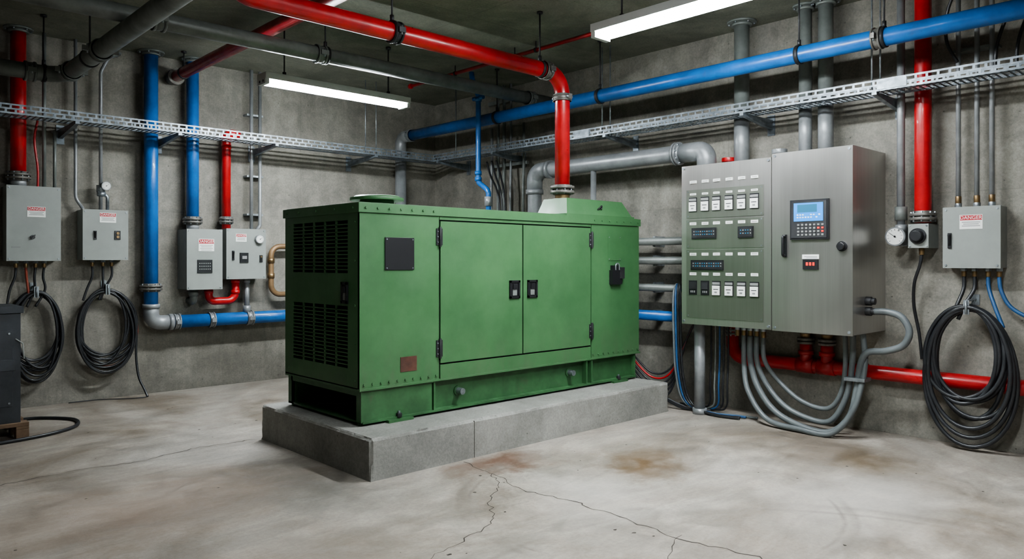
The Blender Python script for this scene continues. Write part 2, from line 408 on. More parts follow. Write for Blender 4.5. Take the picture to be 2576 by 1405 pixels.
def latch(F,a,z,w=.11,h=.15):
    g.fb(F,a-w/2,a+w/2,z-h/2,z+h/2,.002,.012,'black')
    for q in ((a-w/2,a-w/2+.02),(a+w/2-.02,a+w/2)): g.fb(F,q[0],q[1],z-h/2,z+h/2,.01,.02,'black')
    g.fb(F,a-w/2,a+w/2,z+h/2-.02,z+h/2,.01,.02,'black'); g.fb(F,a-w/2,a+w/2,z-h/2,z-h/2+.02,.01,.02,'black')
    g.fb(F,a-w*.22,a+w*.18,z-h*.34,z+h*.3,.012,.018,'pgray')
    g.fb(F,a-w*.22,a+w*.18,z+h*.0,z+h*.3,.016,.026,'black')
latch(G,4.735,1.335,.13,.165); latch(G,4.965,1.335,.13,.165); latch(E,5.20,1.345,.09,.17)
g.fb(G,3.32,3.60,1.525,1.785,.004,.014,'black')
for a in (3.335,3.585):
    for z in (1.54,1.77): g.cyl(G(a,z,.012),G(a,z,.018),.006,'galv',8)
g.fb(G,6.09,6.30,1.60,1.86,.004,.008,'green')
for a in (6.105,6.285):
    for z in (1.615,1.845): g.cyl(G(a,z,.006),G(a,z,.012),.006,'galv',8)
g.fb(G,6.11,6.27,1.35,1.50,.004,.05,'black'); g.fb(G,6.13,6.22,1.46,1.55,.004,.04,'black')
g.fb(G,6.23,6.30,1.41,1.53,.004,.06,'dark'); g.tube([G(6.16,1.5,.05),G(6.16,1.57,.05),G(6.22,1.57,.05),G(6.22,1.5,.05)],.008,'galv',8,.03)
for a,z in ((3.866,1.80),(3.866,.86),(5.822,1.81),(5.822,.88)):
    g.fb(G,a-.035,a+.03,z-.07,z+.07,.004,.012,'dark'); g.cyl(G(a,z-.085,.016),G(a,z+.085,.016),.012,'dark',10)
    for dz in (-.045,0,.045):
        g.cyl(G(a-.022,z+dz,.01),G(a-.022,z+dz,.017),.006,'galv',6)
g.fb(G,3.47,3.63,.70,.82,.004,.008,'rust')
for i in range(10):
    a=3.13+i*.078; g.cyl(G(a,.635,.004),G(a,.635,.014),.010,'green',8)
    a=5.85+i*.082; g.cyl(G(a,.635,.004),G(a,.635,.014),.009,'green',8)
for i in range(7):
    a=3.14+i*.11; g.cyl(G(a,2.012,.018),G(a,2.012,.026),.010,'green',8)
    a=5.86+i*.12; g.cyl(G(a,2.012,.018),G(a,2.012,.026),.009,'green',8)
for y in (5.07,5.35,5.65,5.95,6.17):
    g.cyl(E(y,2.012,.015),E(y,2.012,.023),.010,'green',8)
for y in (5.06,6.16):
    for z in (.66,.95,1.25,1.6,1.9): g.cyl(E(y,z,0),E(y,z,.007),.008,'green',8)
g.cyl((3.64,5.6,GZ1),(3.64,5.6,2.13),.15,'greenD',28); g.cyl((3.64,5.6,2.125),(3.64,5.6,2.15),.235,'green',36)
g.cyl((3.64,5.6,2.15),(3.64,5.6,2.168),.215,'green',36,.19)
hb=[(5.46,5.00),(6.50,5.00),(6.50,5.42),(5.46,5.42)]; ht=[(5.52,5.06),(6.40,5.06),(6.40,5.38),(5.52,5.38)]
g.box(5.44,6.52,4.985,5.44,GZ1,GZ1+.02,'green')
g.hexa([(x,y,GZ1+.02) for x,y in hb]+[(x,y,GZ1+.18) for x,y in ht],'green')
g.tube(spline([(5.95,5.03,2.12),(5.97,5.00,2.15),(6.02,5.02,2.17),(6.0,5.01,2.13)],4),.008,'dark',6)
S0,S1=.31,.588
g.box(GX0+.03,GX1-.05,GY0+.06,GY0+.08,S0,S1,'greenD')
g.box(GX0+.03,GX1-.05,GY1-.08,GY1-.06,S0,S1,'greenD')
for y0,y1 in ((GY0-.005,GY0+.10),(GY1-.10,GY1)):
    g.box(GX0+.03,GX1-.05,y0,y1,S0+.02,S0+.038,'greenD')
    g.box(GX0+.03,GX1-.05,y0+.01,y1,S1-.012,S1,'greenD')
g.box(GX0+.03,3.80,GY0+.012,GY0+.03,S0+.03,S1,'greenD')
for x in (3.115,3.82,5.76,5.84,6.555):
    g.box(x-.009,x+.009,GY0+.0,GY0+.07,S0+.03,S1,'greenD')
g.box(GX0+.03,GX0+.05,GY0+.02,GY0+.08,S0+.02,S1,'greenD'); g.box(GX0+.03,GX0+.05,GY1-.08,GY1,S0+.02,S1,'greenD')
g.box(GX0+.03,GX0+.25,GY0+.05,GY1-.05,S0+.02,S0+.035,'greenD')
g.box(GX0+.03,GX0+.06,GY0+.05,GY1-.05,S1-.05,S1,'greenD')
g.box(GX0+.5,GX0+.55,GY0+.07,GY1-.07,S0+.02,S1,'void')
g.tube(spline([(GX0+.5,5.5,.45),(GX0+.3,5.6,.38),(GX0+.15,5.9,.36),(GX0+.45,6.0,.4)],6),.012,'rubber',8)
g.box(GX0,GX0+.04,GY0,GY1,S1-.005,GZ0+.01,'greenD')
for x0 in (3.34,6.15):
    g.box(x0,x0+.24,GY0-.035,GY0+.1,S0,S0+.022,'greenD')
    g.cyl((x0+.12,GY0+.0,S0+.03),(x0+.12,GY0+.0,S0+.062),.024,'dark',6); g.cyl((x0+.12,GY0,S0+.06),(x0+.12,GY0,S0+.08),.01,'galv',8)
    g.box(x0,x0+.24,GY1-.1,GY1+.03,S0,S0+.022,'greenD')
for x,z in ((4.11,.47),(5.54,.48)):
    g.cyl((x,GY0+.06,z),(x,GY0-.02,z),.028,'galv',16); g.cyl((x,GY0+.06,z),(x,GY0+.045,z),.042,'greenD',16)
g.done(.0035)

# ------------------------------------------------------------------ control cabinet
CX=6.57; cF=rightF(CX)
c=B("control_cabinet")
c.box(CX+.02,XR,3.42,4.41,.95,2.57,'steel'); c.box(CX+.02,XR,2.67,3.416,.95,2.60,'steel')
c.fb(cF,3.425,4.41,.95,2.57,-.02,0,'steel'); c.fb(cF,2.67,3.412,.945,2.60,-.02,.006,'steel')
for z0,z1 in ((2.03,2.32),(1.725,2.015),(1.02,1.71)):
    c.fb(cF,3.50,4.35,z0,z1,.0,.006,'steelp')
    for a in (3.52,4.33):
        for z in (z0+.02,z1-.02): c.cyl(cF(a,z,.006),cF(a,z,.010),.007,'galv',8)
cols=[4.27,4.13,4.0,3.86,3.725,3.59]
def lab(a,z,w=.075,h=.028):
    c.fb(cF,a-w/2,a+w/2,z-h/2,z+h/2,.0,.010,'white'); c.fb(cF,a-w*.4,a+w*.35,z-.003,z+.003,.010,.0105,'ink')
def swt(a,z,blk=False):
    w,h=.092,.145
    c.fb(cF,a-w/2,a+w/2,z-h/2,z+h/2,.006,.014,'black')
    if blk:
        c.fb(cF,a-w*.4,a+w*.4,z-h*.1,z+h*.4,.014,.020,'dark')
        for i in range(3): c.fb(cF,a-w*.3+i*w*.22,a-w*.3+i*w*.22+.01,z-h*.35,z-h*.2,.014,.018,'ink')
    else:
        c.fb(cF,a-w*.45,a+w*.45,z-h*.47,z+h*.18,.014,.022,'white')
        c.fb(cF,a-w*.45,a+w*.45,z+h*.25,z+h*.42,.014,.018,'ink')
        c.fb(cF,a-w*.3,a+w*.3,z-h*.1,z-h*.05,.022,.0225,'black'); c.fb(cF,a-w*.15,a+w*.15,z-h*.33,z-h*.22,.022,.024,'ink')
for a in cols:
    lab(a,2.40); lab(a,1.975); lab(a,1.665); lab(a,1.465); lab(a,2.275,.07,.02); swt(a,2.17)
for i,a in enumerate(cols): swt(a,1.325,i<2)
def meter(a0,a1,z0,z1):
    c.fb(cF,a0,a1,z0,z1,.006,.020,'black'); n=int((a1-a0)/.028)
    c.fb(cF,a0+.01,a1-.01,z0+.012,z1-.012,.020,.022,'dark')
    for i in range(n):
        x=a0+.018+i*(a1-a0-.03)/n
        for zz in (.35,.62): c.fb(cF,x,x+.012,z0+(z1-z0)*zz,z0+(z1-z0)*zz+.011,.022,.0235,'lcd' if (i%3) else 'ink')
meter(4.0,4.28,1.82,1.93); meter(3.60,3.76,1.82,1.93); meter(3.92,4.29,1.505,1.605)
c.fb(cF,2.87,3.225,1.79,2.15,.006,.030,'black'); c.fb(cF,2.885,3.21,1.805,2.135,.030,.036,'dark')
c.fb(cF,2.915,3.185,1.955,2.12,.036,.040,'screen'); c.fb(cF,2.97,3.15,2.035,2.105,.040,.041,'lcd')
for i in range(9):
    for zz in (1.985,2.008):
        if random.random()<.8: c.fb(cF,2.94+i*.025,2.94+i*.025+.016,zz,zz+.010,.040,.041,'white')
for i in range(7):
    for j in range(4):
        k='reddot' if i==0 and j in(1,2) or (i==1 and j==2) else ('ink' if (i+j)%2 else 'boxg')
        c.fb(cF,2.91+i*.037,2.91+i*.037+.020,1.825+j*.03,1.825+j*.03+.016,.036,.041,k)
c.fb(cF,3.265,3.30,1.63,1.84,.006,.02,'black'); c.tube([cF(3.283,1.645,.015),cF(3.283,1.645,.055),cF(3.283,1.825,.055),cF(3.283,1.825,.015)],.013,'black',10,.03)
c.cyl(cF(2.76,1.725,.006),cF(2.76,1.725,.02),.045,'black',20); c.cyl(cF(2.76,1.725,.02),cF(2.76,1.725,.06),.034,'black',20,.03)
c.fb(cF,2.965,3.12,1.615,1.655,.006,.010,'white'); c.fb(cF,2.98,3.10,1.632,1.638,.010,.0105,'ink'); c.fb(cF,2.98,3.08,1.622,1.627,.010,.0105,'ink')
c.fb(cF,2.97,3.11,1.52,1.61,.006,.020,'black')
for i in range(3): c.fb(cF,3.0+i*.03,3.02+i*.03,1.555,1.585,.020,.022,'reddot')
for a,z in ((4.385,2.545),(3.45,2.545),(3.385,2.575),(2.70,2.575),(4.385,.98),(3.45,.98),(3.385,.975),(2.70,.975)):
    c.cyl(cF(a,z,0),cF(a,z,.012),.013,'galv',12)
for z in (1.24,1.15):
    c.cyl((6.85,2.67,z),(6.85,2.62,z),.04,'dark',8); c.cyl((6.85,2.62,z),(6.85,2.59,z),.03,'dark',16)
c.cyl((7.05,4.15,2.57),(7.05,4.15,2.64),.055,'red',20); c.cyl((7.05,4.15,2.64),(7.05,4.15,2.68),.075,'red',8)
c.cyl((7.0,3.56,2.57),(7.0,3.56,2.66),.055,'plt',20); c.cyl((7.0,3.56,2.66),(7.0,3.56,2.70),.075,'plt',20)
for y in (3.93,3.86,3.79,3.72,3.65):
    c.cyl((6.85,y,.95),(6.85,y,.90),.030,'galv',8); c.cyl((6.85,y,.90),(6.85,y,.84),.024,'brass',12)
c.done(.003)

# ------------------------------------------------------------------ junction boxes
def danger(b,F,a,z,w=.17,h=.11,n=.008,sub=3):
    b.fb(F,a-w/2,a+w/2,z-h/2,z+h/2,n,n+.003,'white'); b.fb(F,a-w*.48,a+w*.48,z+h*.12,z+h*.46,n+.003,n+.004,'redlbl')
    b.text(F,-a if isinstance(F,RightFrame) and False else a,z+h*.29,n+.005,h*.34,"DANGER",'white')
    for i in range(sub):
        ww=w*(.40-.06*(i%2)); zz=z-h*.02-h*.13*i; b.fb(F,a-ww,a+ww,zz-.003,zz+.003,n+.003,n+.0035,'ink')
def jbox(F,D,a0,a1,z0,z1):
    b=B("electrical_junction_box")
    b.fb(F,a0,a1,z0,z1,0,D-.02,'boxg'); b.fb(F,a0-.004,a1+.004,z0-.004,z1+.004,D-.018,D,'boxg')
    for a in (a0+.02,a1-.02):
        for z in (z0+.02,z1-.02): b.cyl(F(a,z,D),F(a,z,D+.006),.009,'galv',10)
    return b
def handle(b,F,a,z,D,h=.10):
    b.fb(F,a-.014,a+.014,z-h/2,z+h/2,D,D+.012,'black'); b.cyl(F(a,z-h*.3,D+.01),F(a+.0,z+h*.4,D+.03),.010,'black',8)
def gland(b,F,a,z,n,k='brass'):
    b.cyl(F(a,z,n),F(a,z-.03,n),.026,'galv',6); b.cyl(F(a,z-.03,n),F(a,z-.075,n),.020,k,12)
def gauge(b,F,a,z,n,r):
    b.cyl(F(a,z,n),F(a,z,n+.045),r,'plt',28); b.cyl(F(a,z,n+.045),F(a,z,n+.048),r*.86,'white',28)
    for i in range(11):
        t=math.radians(225-27*i); u=V((math.cos(t),math.sin(t)))
        s=-1 if isinstance(F,RightFrame) else 1
        b.tb(F(a+s*u.x*r*.62,z+u.y*r*.62,n+.049),F(a+s*u.x*r*.78,z+u.y*r*.78,n+.049),.004,.002,'black')
    b.tb(F(a-r*.15,z-r*.1,n+.051),F(a+r*.5,z+r*.35,n+.051),.006,.002,'black'); b.cyl(F(a,z,n+.048),F(a,z,n+.054),r*.1,'black',10)
WB=backF(YB); WR=rightF(XR)
j=jbox(WB,.25,1.50,1.99,1.60,2.39); danger(j,WB,1.765,2.12,.17,.11,.25)
j.cyl(WB(1.73,1.85,.25),WB(1.73,1.85,.27),.022,'black',12); j.tb(WB(1.715,1.83,.275),WB(1.75,1.875,.275),.012,.01,'black')
j.fb(WB,1.54,1.62,1.735,1.75,.25,.253,'ink')
for a in (1.60,1.69,1.78,1.86): gland(j,WB,a,1.60,.13)
j.done(.004)
j=jbox(WB,.25,2.21,2.67,1.61,2.17); danger(j,WB,2.46,2.085,.17,.11,.25)
handle(j,WB,2.33,1.885,.25); j.fb(WB,2.53,2.59,1.84,1.94,.25,.262,'black'); j.cyl(WB(2.56,1.91,.262),WB(2.56,1.91,.27),.016,'brass',12); j.cyl(WB(2.56,1.87,.262),WB(2.56,1.87,.27),.016,'brass',12)
for a in (2.33,2.44,2.53): gland(j,WB,a,1.61,.13)
j.done(.004)
j=jbox(WB,.32,3.31,3.735,1.25,1.98); danger(j,WB,3.54,1.79,.19,.15,.32,4)
j.fb(WB,3.43,3.61,1.45,1.61,.32,.332,'black')
for i in range(6):
    for z in (1.49,1.525,1.56): j.fb(WB,3.45+i*.025,3.463+i*.025,z,z+.012,.332,.334,'ink' if (i+int(z*100))%2 else 'boxg')
j.done(.004)
j=jbox(WB,.30,3.80,4.31,1.37,2.0); danger(j,WB,3.985,1.89,.14,.10,.30)
gauge(j,WB,4.215,1.875,.30,.055); handle(j,WB,3.88,1.665,.30,.12)
j.fb(WB,3.965,4.075,1.575,1.70,.30,.315,'black'); j.fb(WB,3.99,4.05,1.62,1.66,.315,.325,'ink')
j.fb(WB,4.225,4.265,1.58,1.67,.30,.312,'black'); j.cyl(WB(4.245,1.65,.312),WB(4.245,1.65,.318),.012,'brass',10)
j.done(.004)
j=jbox(WR,.21,1.70,2.12,1.54,2.05); danger(j,WR,1.91,1.925,.17,.12,.21)
handle(j,WR,2.07,1.77,.21,.13)
for a in (1.99,1.91,1.81,1.73): gland(j,WR,a,1.54,.11)
for a in (2.03,1.89,1.78):
    j.cyl(WR(a,2.05,.12),WR(a,2.09,.12),.028,'galv',8); j.cyl(WR(a,2.09,.12),WR(a,2.15,.12),.024,'brass',12)
j.done(.004)

# conduits to boxes
def conduit(name,lst,k='galv'):
    b=B(name)
    for pts,r,bend in lst: b.tube(pts,r,k,12,bend)
    return b
b=conduit("electrical_conduit",[([(1.86,9.41,CZ),(1.86,9.41,2.39)],.020,0),([(1.96,9.41,3.02),(1.96,9.41,2.39)],.018,0),
   ([(1.96,9.5,3.02),(1.96,9.41,3.02)],.018,0)],'pgray')
b.tube(spline([(1.80,9.41,3.12),(1.77,9.41,2.9),(1.80,9.41,2.6),(1.80,9.41,2.39)],8),.012,'red',8); b.done()
b=conduit("electrical_conduit",[([(2.17,9.44,CZ),(2.17,9.44,2.3),(2.24,9.44,2.19)],.018,.15),([(2.24,9.44,2.2),(2.24,9.44,2.17)],.018,0)],'plt'); b.done()
b=conduit("electrical_conduit",[([(2.62,9.42,4.0),(2.50,9.42,3.93),(2.42,9.42,3.75),(2.42,9.42,2.17)],.020,.12),([(2.62,9.54,4.0),(2.62,9.42,4.0)],.02,0)],'plt')
b.cyl((2.42,9.42,2.38),(2.42,9.42,2.46),.045,'galv',12); gauge(b,WB,2.46,2.45,.15,.05); b.tube([(2.42,9.42,2.4),(2.49,9.42,2.33),(2.49,9.42,2.17)],.018,'galv',10,.03); b.cyl((2.38,9.40,2.36),(2.46,9.40,2.36),.03,'galv',12); b.done()
b=conduit("electrical_conduit",[([(4.19,9.40,CZ),(4.19,9.40,2.0)],.022,0),([(4.315,9.42,CZ),(4.315,9.42,2.06),(4.27,9.42,2.0)],.022,.05)],'plt')
for z in (3.5,2.7,2.2): b.fb(WB,4.14,4.36,z-.012,z+.012,0,.12,'galv')
b.done()
b=conduit("electrical_conduit",[([(7.18,a,CZ),(7.18,a,2.12)],.020,0) for a in (2.03,1.89,1.78)],'plt')
for z in (3.4,): b.fb(WR,1.74,2.07,z-.012,z+.012,0,.12,'pgray')
b.done()

# ------------------------------------------------------------------ wall pipes (back)
def vflpipe(name,x,y,r,z1,zbot,k,fk='flange'):
    b=B(name); b.cyl((x,y,zbot),(x,y,CZ),r,k,28); ceilplate(b,x,y,r); flange(b,(x,y,z1),(0,0,1),r,fk)
    b.cyl((x,y,zbot),(x,y,z1-.03),r*1.02,'plt',24)
    return b
vflpipe("red_riser_pipe",1.62,9.40,.073,2.50,2.39,'red').done()
vflpipe("blue_riser_pipe",3.43,9.37,.072,2.09,1.98,'blue').done()
b=B("blue_riser_pipe"); r=.078; y=9.38
b.cyl((2.95,y,1.06),(2.95,y,CZ),r,'blue',28); ceilplate(b,2.95,y,r); flange(b,(2.95,y,1.28),(0,0,1),r)
b.tube([(2.95,y,1.08),(2.95,y,.86),(3.18,y,.86)],r*1.12,'plt',24,.17); collar(b,(2.95,y,1.06),(0,0,1),r*1.1,'plt'); collar(b,(3.17,y,.86),(1,0,0),r*1.1,'plt')
b.cyl((3.2,y,.86),(6.2,y,.86),r,'blue',28); coupling(b,(3.24,y,.86),(1,0,0),r,'plt'); coupling(b,(3.66,y,.86),(1,0,0),r,'plt'); coupling(b,(4.15,y,.86),(1,0,0),r,'plt',.09)
for x in (3.3,4.9,6.0): b.fb(WB,x-.02,x+.02,.77,.95,0,.10,'galv')
b.done()
b=B("red_branch_pipe"); r=.055
b.tube([(4.02,YB,3.22),(4.02,9.40,3.22),(3.86,9.40,3.22),(3.86,9.40,2.0)],r,'red',20,.09); flange(b,(3.86,9.40,2.11),(0,0,1),r); collar(b,(3.86,9.4,3.05),(0,0,1),r,'red'); b.done()
b=B("red_trap_pipe"); r=.047
b.tube([(3.63,9.38,1.25),(3.63,9.38,1.09),(3.97,9.38,1.09),(3.97,9.38,1.37)],r,'red',20,.11)
collar(b,(3.63,9.38,1.215),(0,0,1),r,'red'); collar(b,(3.97,9.38,1.20),(0,0,1),r,'red'); collar(b,(3.97,9.38,1.34),(0,0,1),r,'red'); b.done()
b=B("gray_drain_stub"); b.cyl((3.45,9.40,1.25),(3.45,9.40,1.16),.05,'pgray'); b.tube([(3.45,9.4,1.17),(3.45,9.4,1.1),(3.45,9.54,1.1)],.045,'pgray',16,.06); collar(b,(3.45,9.4,1.2),(0,0,1),.05,'pgray'); b.done()
b=B("gray_drop_conduit"); b.cyl((4.12,9.38,1.37),(4.12,9.38,.94),.032,'plt',16); collar(b,(4.12,9.38,1.34),(0,0,1),.036,'plt'); b.cyl((4.12,9.38,1.02),(4.12,9.38,.93),.05,'plt',12); b.done()
b=B("copper_pipe_bend"); b.tube([(5.3,9.40,1.79),(4.46,9.40,1.79),(4.46,9.40,1.15),(5.3,9.40,1.15)],.036,'tan',16,.13)
for z in (1.6,1.40): collar(b,(4.46,9.4,z),(0,0,1),.04,'brass',.07)
b.done()

# ------------------------------------------------------------------ ceiling pipes
b=B("blue_ceiling_pipe"); r=.075
b.cyl((6.48,YF,3.45),(6.48,9.12,3.45),r,'blue',28)
b.tube([(6.48,9.1,3.45),(6.48,9.32,3.45),(6.48,9.32,3.2)],r*1.12,'plt',24,.16); b.cyl((6.48,9.32,0),(6.48,9.32,3.22),r*1.1,'plt',24)
coupling(b,(6.48,9.06,3.45),(0,1,0),r,'plt')
for y in (7.16,5.43,3.11,.6): hanger(b,(6.48,y,3.45),(0,1,0),r*1.05)
coupling(b,(6.48,2.43,3.45),(0,1,0),r,'flange'); hanger(b,(6.48,2.38,3.45),(0,1,0),r*1.05)
b.done()
b=B("red_overhead_pipe"); r=.077; ex=5.63; ey=5.22; z=3.51
b.tube([(2.13,ey,CZ),(2.13,ey,z),(ex,ey,z),(ex,ey,2.33)],r,'red',28,.22)
flange(b,(ex,ey,2.325),(0,0,1),r,'flange',.02); b.cyl((ex,ey,2.20),(ex,ey,2.32),r*.98,'brass',24); b.cyl((ex,ey,2.20),(ex,ey,2.235),r*1.35,'flange',24)
coupling(b,(ex,ey,3.27),(0,0,1),r,'flange'); coupling(b,(5.38,ey,z),(1,0,0),r,'flange',.09); hanger(b,(5.30,ey,z),(1,0,0),r)
coupling(b,(3.57,ey,z),(1,0,0),r,'dark',.08); hanger(b,(3.54,ey,z),(1,0,0),r*1.1)
b.done()
b=B("gray_overhead_pipe"); r=.075
b.cyl((XL,6.7,3.647),(XR,6.7,3.647),r,'pgray',28)
for x in (2.17,3.69,6.62): coupling(b,(x,6.7,3.647),(1,0,0),r,'pgray',.10)
for x in (.6,3.75): hanger(b,(x,6.7,3.647),(1,0,0),r*1.1)
b.done()
b=B("gray_drain_pipe"); r=.08
b.tube([(1.9,YF,3.46),(1.9,8.72,3.49),(XL,8.72,3.49)],r,'pgray',28,.22)
coupling(b,(1.9,8.42,3.49),(0,1,0),r,'pgray',.10); coupling(b,(1.6,8.72,3.49),(1,0,0),r,'pgray',.10); coupling(b,(1.9,7.4,3.485),(0,1,0),r,'pgray',.1)
hanger(b,(1.72,8.72,3.49),(1,0,0),r); hanger(b,(1.9,7.75,3.485),(0,1,0),r); b.done()
b=B("red_sprinkler_main"); r=.065
b.cyl((3.23,YF,3.825),(3.23,9.36,3.825),r,'red',24); b.cyl((3.23,9.34,3.825),(3.23,9.40,3.825),r*1.5,'flange',24); b.cyl((3.23,9.40,3.825),(3.23,YB,3.825),r*1.1,'pgray',24)
for y in (9.1,4.0): hanger(b,(3.23,y,3.825),(0,1,0),r)
b.done()
b=B("red_sprinkler_branch"); r=.022
b.cyl((5.98,YF,3.98),(5.98,8.35,3.98),r,'red',14); b.cyl((5.98,8.35,3.98),(5.98,8.39,3.98),.035,'red',10)
for y in (8.0,7.4,6.3,5.95): b.cyl((5.98,y-.012,3.98),(5.98,y+.012,3.98),.03,'dark',12); b.cyl((5.98,y,3.98),(5.98,y,CZ),.008,'dark',8)
b.done()

# ------------------------------------------------------------------ right wall verticals
for (y,rr) in ((4.0,.078),(3.32,.062),(3.12,.070)):
    b=B("gray_riser_pipe"); x=7.05; zb=2.57 if y>3.42 else 2.60
    b.cyl((x,y,zb),(x,y,3.1),rr,'plt',28); b.cyl((x,y,3.1),(x,y,CZ),rr*.98,'pgray',28); ceilplate(b,x,y,rr)
    collar(b,(x,y,3.12),(0,0,1),rr*.97,'plt',.04); b.done()
b=B("gray_riser_pipe"); b.cyl((7.1,2.465,1.86),(7.1,2.465,CZ),.033,'plt',18); collar(b,(7.1,2.465,2.02),(0,0,1),.045,'pgray',.12); b.cyl((7.1,2.465,1.86),(7.1,2.465,1.92),.05,'plt',8)
gauge(b,rightF(7.1),2.50,1.815,.0,.085); b.fb(WR,2.45,2.53,1.73,1.90,0,.2,'plt'); b.done()
b=B("red_riser_pipe"); r=.068; b.cyl((7.12,2.29,1.93),(7.12,2.29,CZ),r,'red',28); ceilplate(b,7.12,2.29,r,'red'); flange(b,(7.12,2.29,1.985),(0,0,1),r)
b.fb(WR,2.22,2.385,1.71,1.92,0,.26,'boxg'); b.cyl(WR(2.305,1.815,.26),WR(2.305,1.815,.28),.068,'black',24)
b.cyl(WR(2.305,1.815,.28),WR(2.305,1.815,.32),.055,'black',12,.045)
for a in (2.235,2.37):
    for z in (1.725,1.905): b.cyl(WR(a,z,.26),WR(a,z,.268),.008,'galv',8)
b.cyl((7.12,2.30,1.71),(7.12,2.30,1.65),.022,'brass',12)
b.tube(spline([(7.12,2.30,1.66),(7.12,2.315,1.56),(7.15,2.37,1.40),(7.2,2.39,1.2),(7.24,2.36,.95),(7.25,2.34,.72)],6),.014,'rubber',10)
b.done(.002)
b=B("gray_exhaust_pipe"); r=.092; x=6.87
b.tube([(x,6.86,0),(x,6.86,2.76),(x,4.305,2.76),(x,4.305,2.57)],r,'plt',28,.19)
b.tube([(x,6.86,2.50),(x,6.86,2.76),(x,6.60,2.76)],r*1.12,'plt',28,.19); collar(b,(x,6.86,2.49),(0,0,1),r*1.1,'plt',.06); collar(b,(x,6.58,2.76),(0,1,0),r*1.1,'plt',.06)
flange(b,(x,4.66,2.76),(0,1,0),r*.85,'plt'); b.tube([(x,4.60,2.76),(x,4.305,2.76),(x,4.305,2.575)],r*1.1,'plt',28,.19)
b.cyl((x,5.86,2.70),(x,5.86,0),.035,'plt',14)
b.done()
b=B("wall_conduit_run")
for z,rr,k in ((1.82,.045,'pgray'),(1.60,.045,'pgray'),(1.29,.042,'pgray'),(.97,.058,'blue')):
    b.cyl((7.06,4.41,z),(7.06,8.9,z),rr,k,18)
    collar(b,(7.06,4.45,z),(0,1,0),rr*1.1,'plt',.05)
    for y in (5.15,6.4,8.2): b.fb(WR,y-.015,y+.015,z-.06,z+.06,0,.19,'galv')
collar(b,(7.06,4.62,1.82),(0,1,0),.058,'red',.10); collar(b,(7.06,4.62,1.60),(0,1,0),.055,'plt',.08); collar(b,(7.06,4.55,.97),(0,1,0),.062,'red',.05)
b.done()
b=B("gray_floor_pipe"); b.cyl((6.78,4.33,0),(6.78,4.33,.95),.056,'plt',20); collar(b,(6.78,4.33,.03),(0,0,1),.065,'plt',.06); b.done()
b=B("red_low_pipe"); x=7.215; r=.066; z=.56
b.tube([(x,YF,z),(x,4.20,z),(x,4.20,.95)],r,'red',24,.15); flange(b,(x,4.20,.84),(0,0,1),r*.7); b.cyl((x,4.2,.84),(x,4.2,.95),r,'brass',20)
collar(b,(x,4.0,z),(0,1,0),r,'red'); coupling(b,(x,2.83,z),(0,1,0),r*.95,'red',.06)
for y in (3.39,3.18):
    b.cyl((x,y,z),(x,y,.80),r*.9,'red',20); b.cyl((x,y-.085,z),(x,y+.085,z),r*1.15,'red',24); collar(b,(x,y,.69),(0,0,1),r,'red',.04)
    b.cyl((x,y,.80),(x,y,.95),r*.85,'brass',20); b.cyl((x,y,.775),(x,y,.80),.083,'flange',20); b.cyl((x,y,.81),(x,y,.835),.083,'flange',20); b.cyl((x,y,.88),(x,y,.91),.08,'flange',8)
b.done()
b=B("blue_drop_pipe"); r=.034; x=6.35
b.tube([(x,7.52,CZ),(x,7.50,3.98),(x,7.38,3.75),(x,7.38,2.62),(x,7.18,2.50),(x,7.18,0)],r,'blue',16,.08)
for z in (3.70,2.74,2.66): collar(b,(x,7.38,z),(0,0,1),r*1.15,'blue',.05)
b.cyl((x,7.48,3.72),(x,7.28,3.72),.028,'blue',12); b.cyl((x,7.18,2.3),(x,7.18,2.42),.05,'plt',14); b.done()
b=B("conduit_bundle")
for i,y in enumerate((8.02,7.88,7.76,7.62,7.36)):
    rr=(.022,.018,.024,.018,.02)[i]
    b.tube([(7.16,y,CZ if i in(1,2,3) else 3.5),(7.16,y,3.0),(7.10,y-.05,2.6),(7.10,y-.05,0)],rr,('plt','pgray','pgray','plt','pgray')[i],12,.2)
b.tb((7.18,8.1,3.86),(7.18,7.5,3.86),.05,.05,'pgray'); b.tb((7.18,8.1,2.95),(7.18,7.3,2.95),.04,.04,'pgray')
for i in range(3):
    b.tube(spline([(7.0,7.95-.1*i,3.0),(6.98,7.85-.1*i,2.8),(6.9,7.6-.06*i,2.5),(6.9,7.55-.05*i,2.0),(6.95,7.5,1.0)],6),.014,'rubber',8)
b.done()

# ------------------------------------------------------------------ cable tray
t=B("perforated_cable_tray"); tz=3.06; th=.10; tw=.25; XT=6.70; YT=8.80
def strip(axis,c,a0,a1):
    def bx(p0,p1,q0,q1,z0,z1):
        if axis=='x': t.box(p0,p1,q0,q1,z0,z1,'tray')
        else: t.box(q0,q1,p0,p1,z0,z1,'tray')
    for q in (c,c+tw-.003):
        bx(a0,a1,q,q+.003,tz,tz+.016); bx(a0,a1,q,q+.003,tz+.042,tz+.058); bx(a0,a1,q,q+.003,tz+.084,tz+th)
        n=int((a1-a0)/.085)
        for i in range(n+1):
            p=a0+(a1-a0-.022)*i/n
            bx(p,p+.020,q,q+.003,tz+.016,tz+.042)
            p2=min(p+.042,a1-.022); bx(p2,p2+.020,q,q+.003,tz+.058,tz+.084)
    for i in range(6):
        q=c+tw*i/5-.011*(i==5)-.006*(0<i<5); bx(a0,a1,q,q+.014,tz-.002,tz)
    n=int((a1-a0)/.05)
    for i in range(n+1):
        p=a0+(a1-a0-.02)*i/n; bx(p,p+.018,c,c+tw,tz-.002,tz)
strip('x',YT,XL,XT+tw); strip('y',XT,YF,YT)
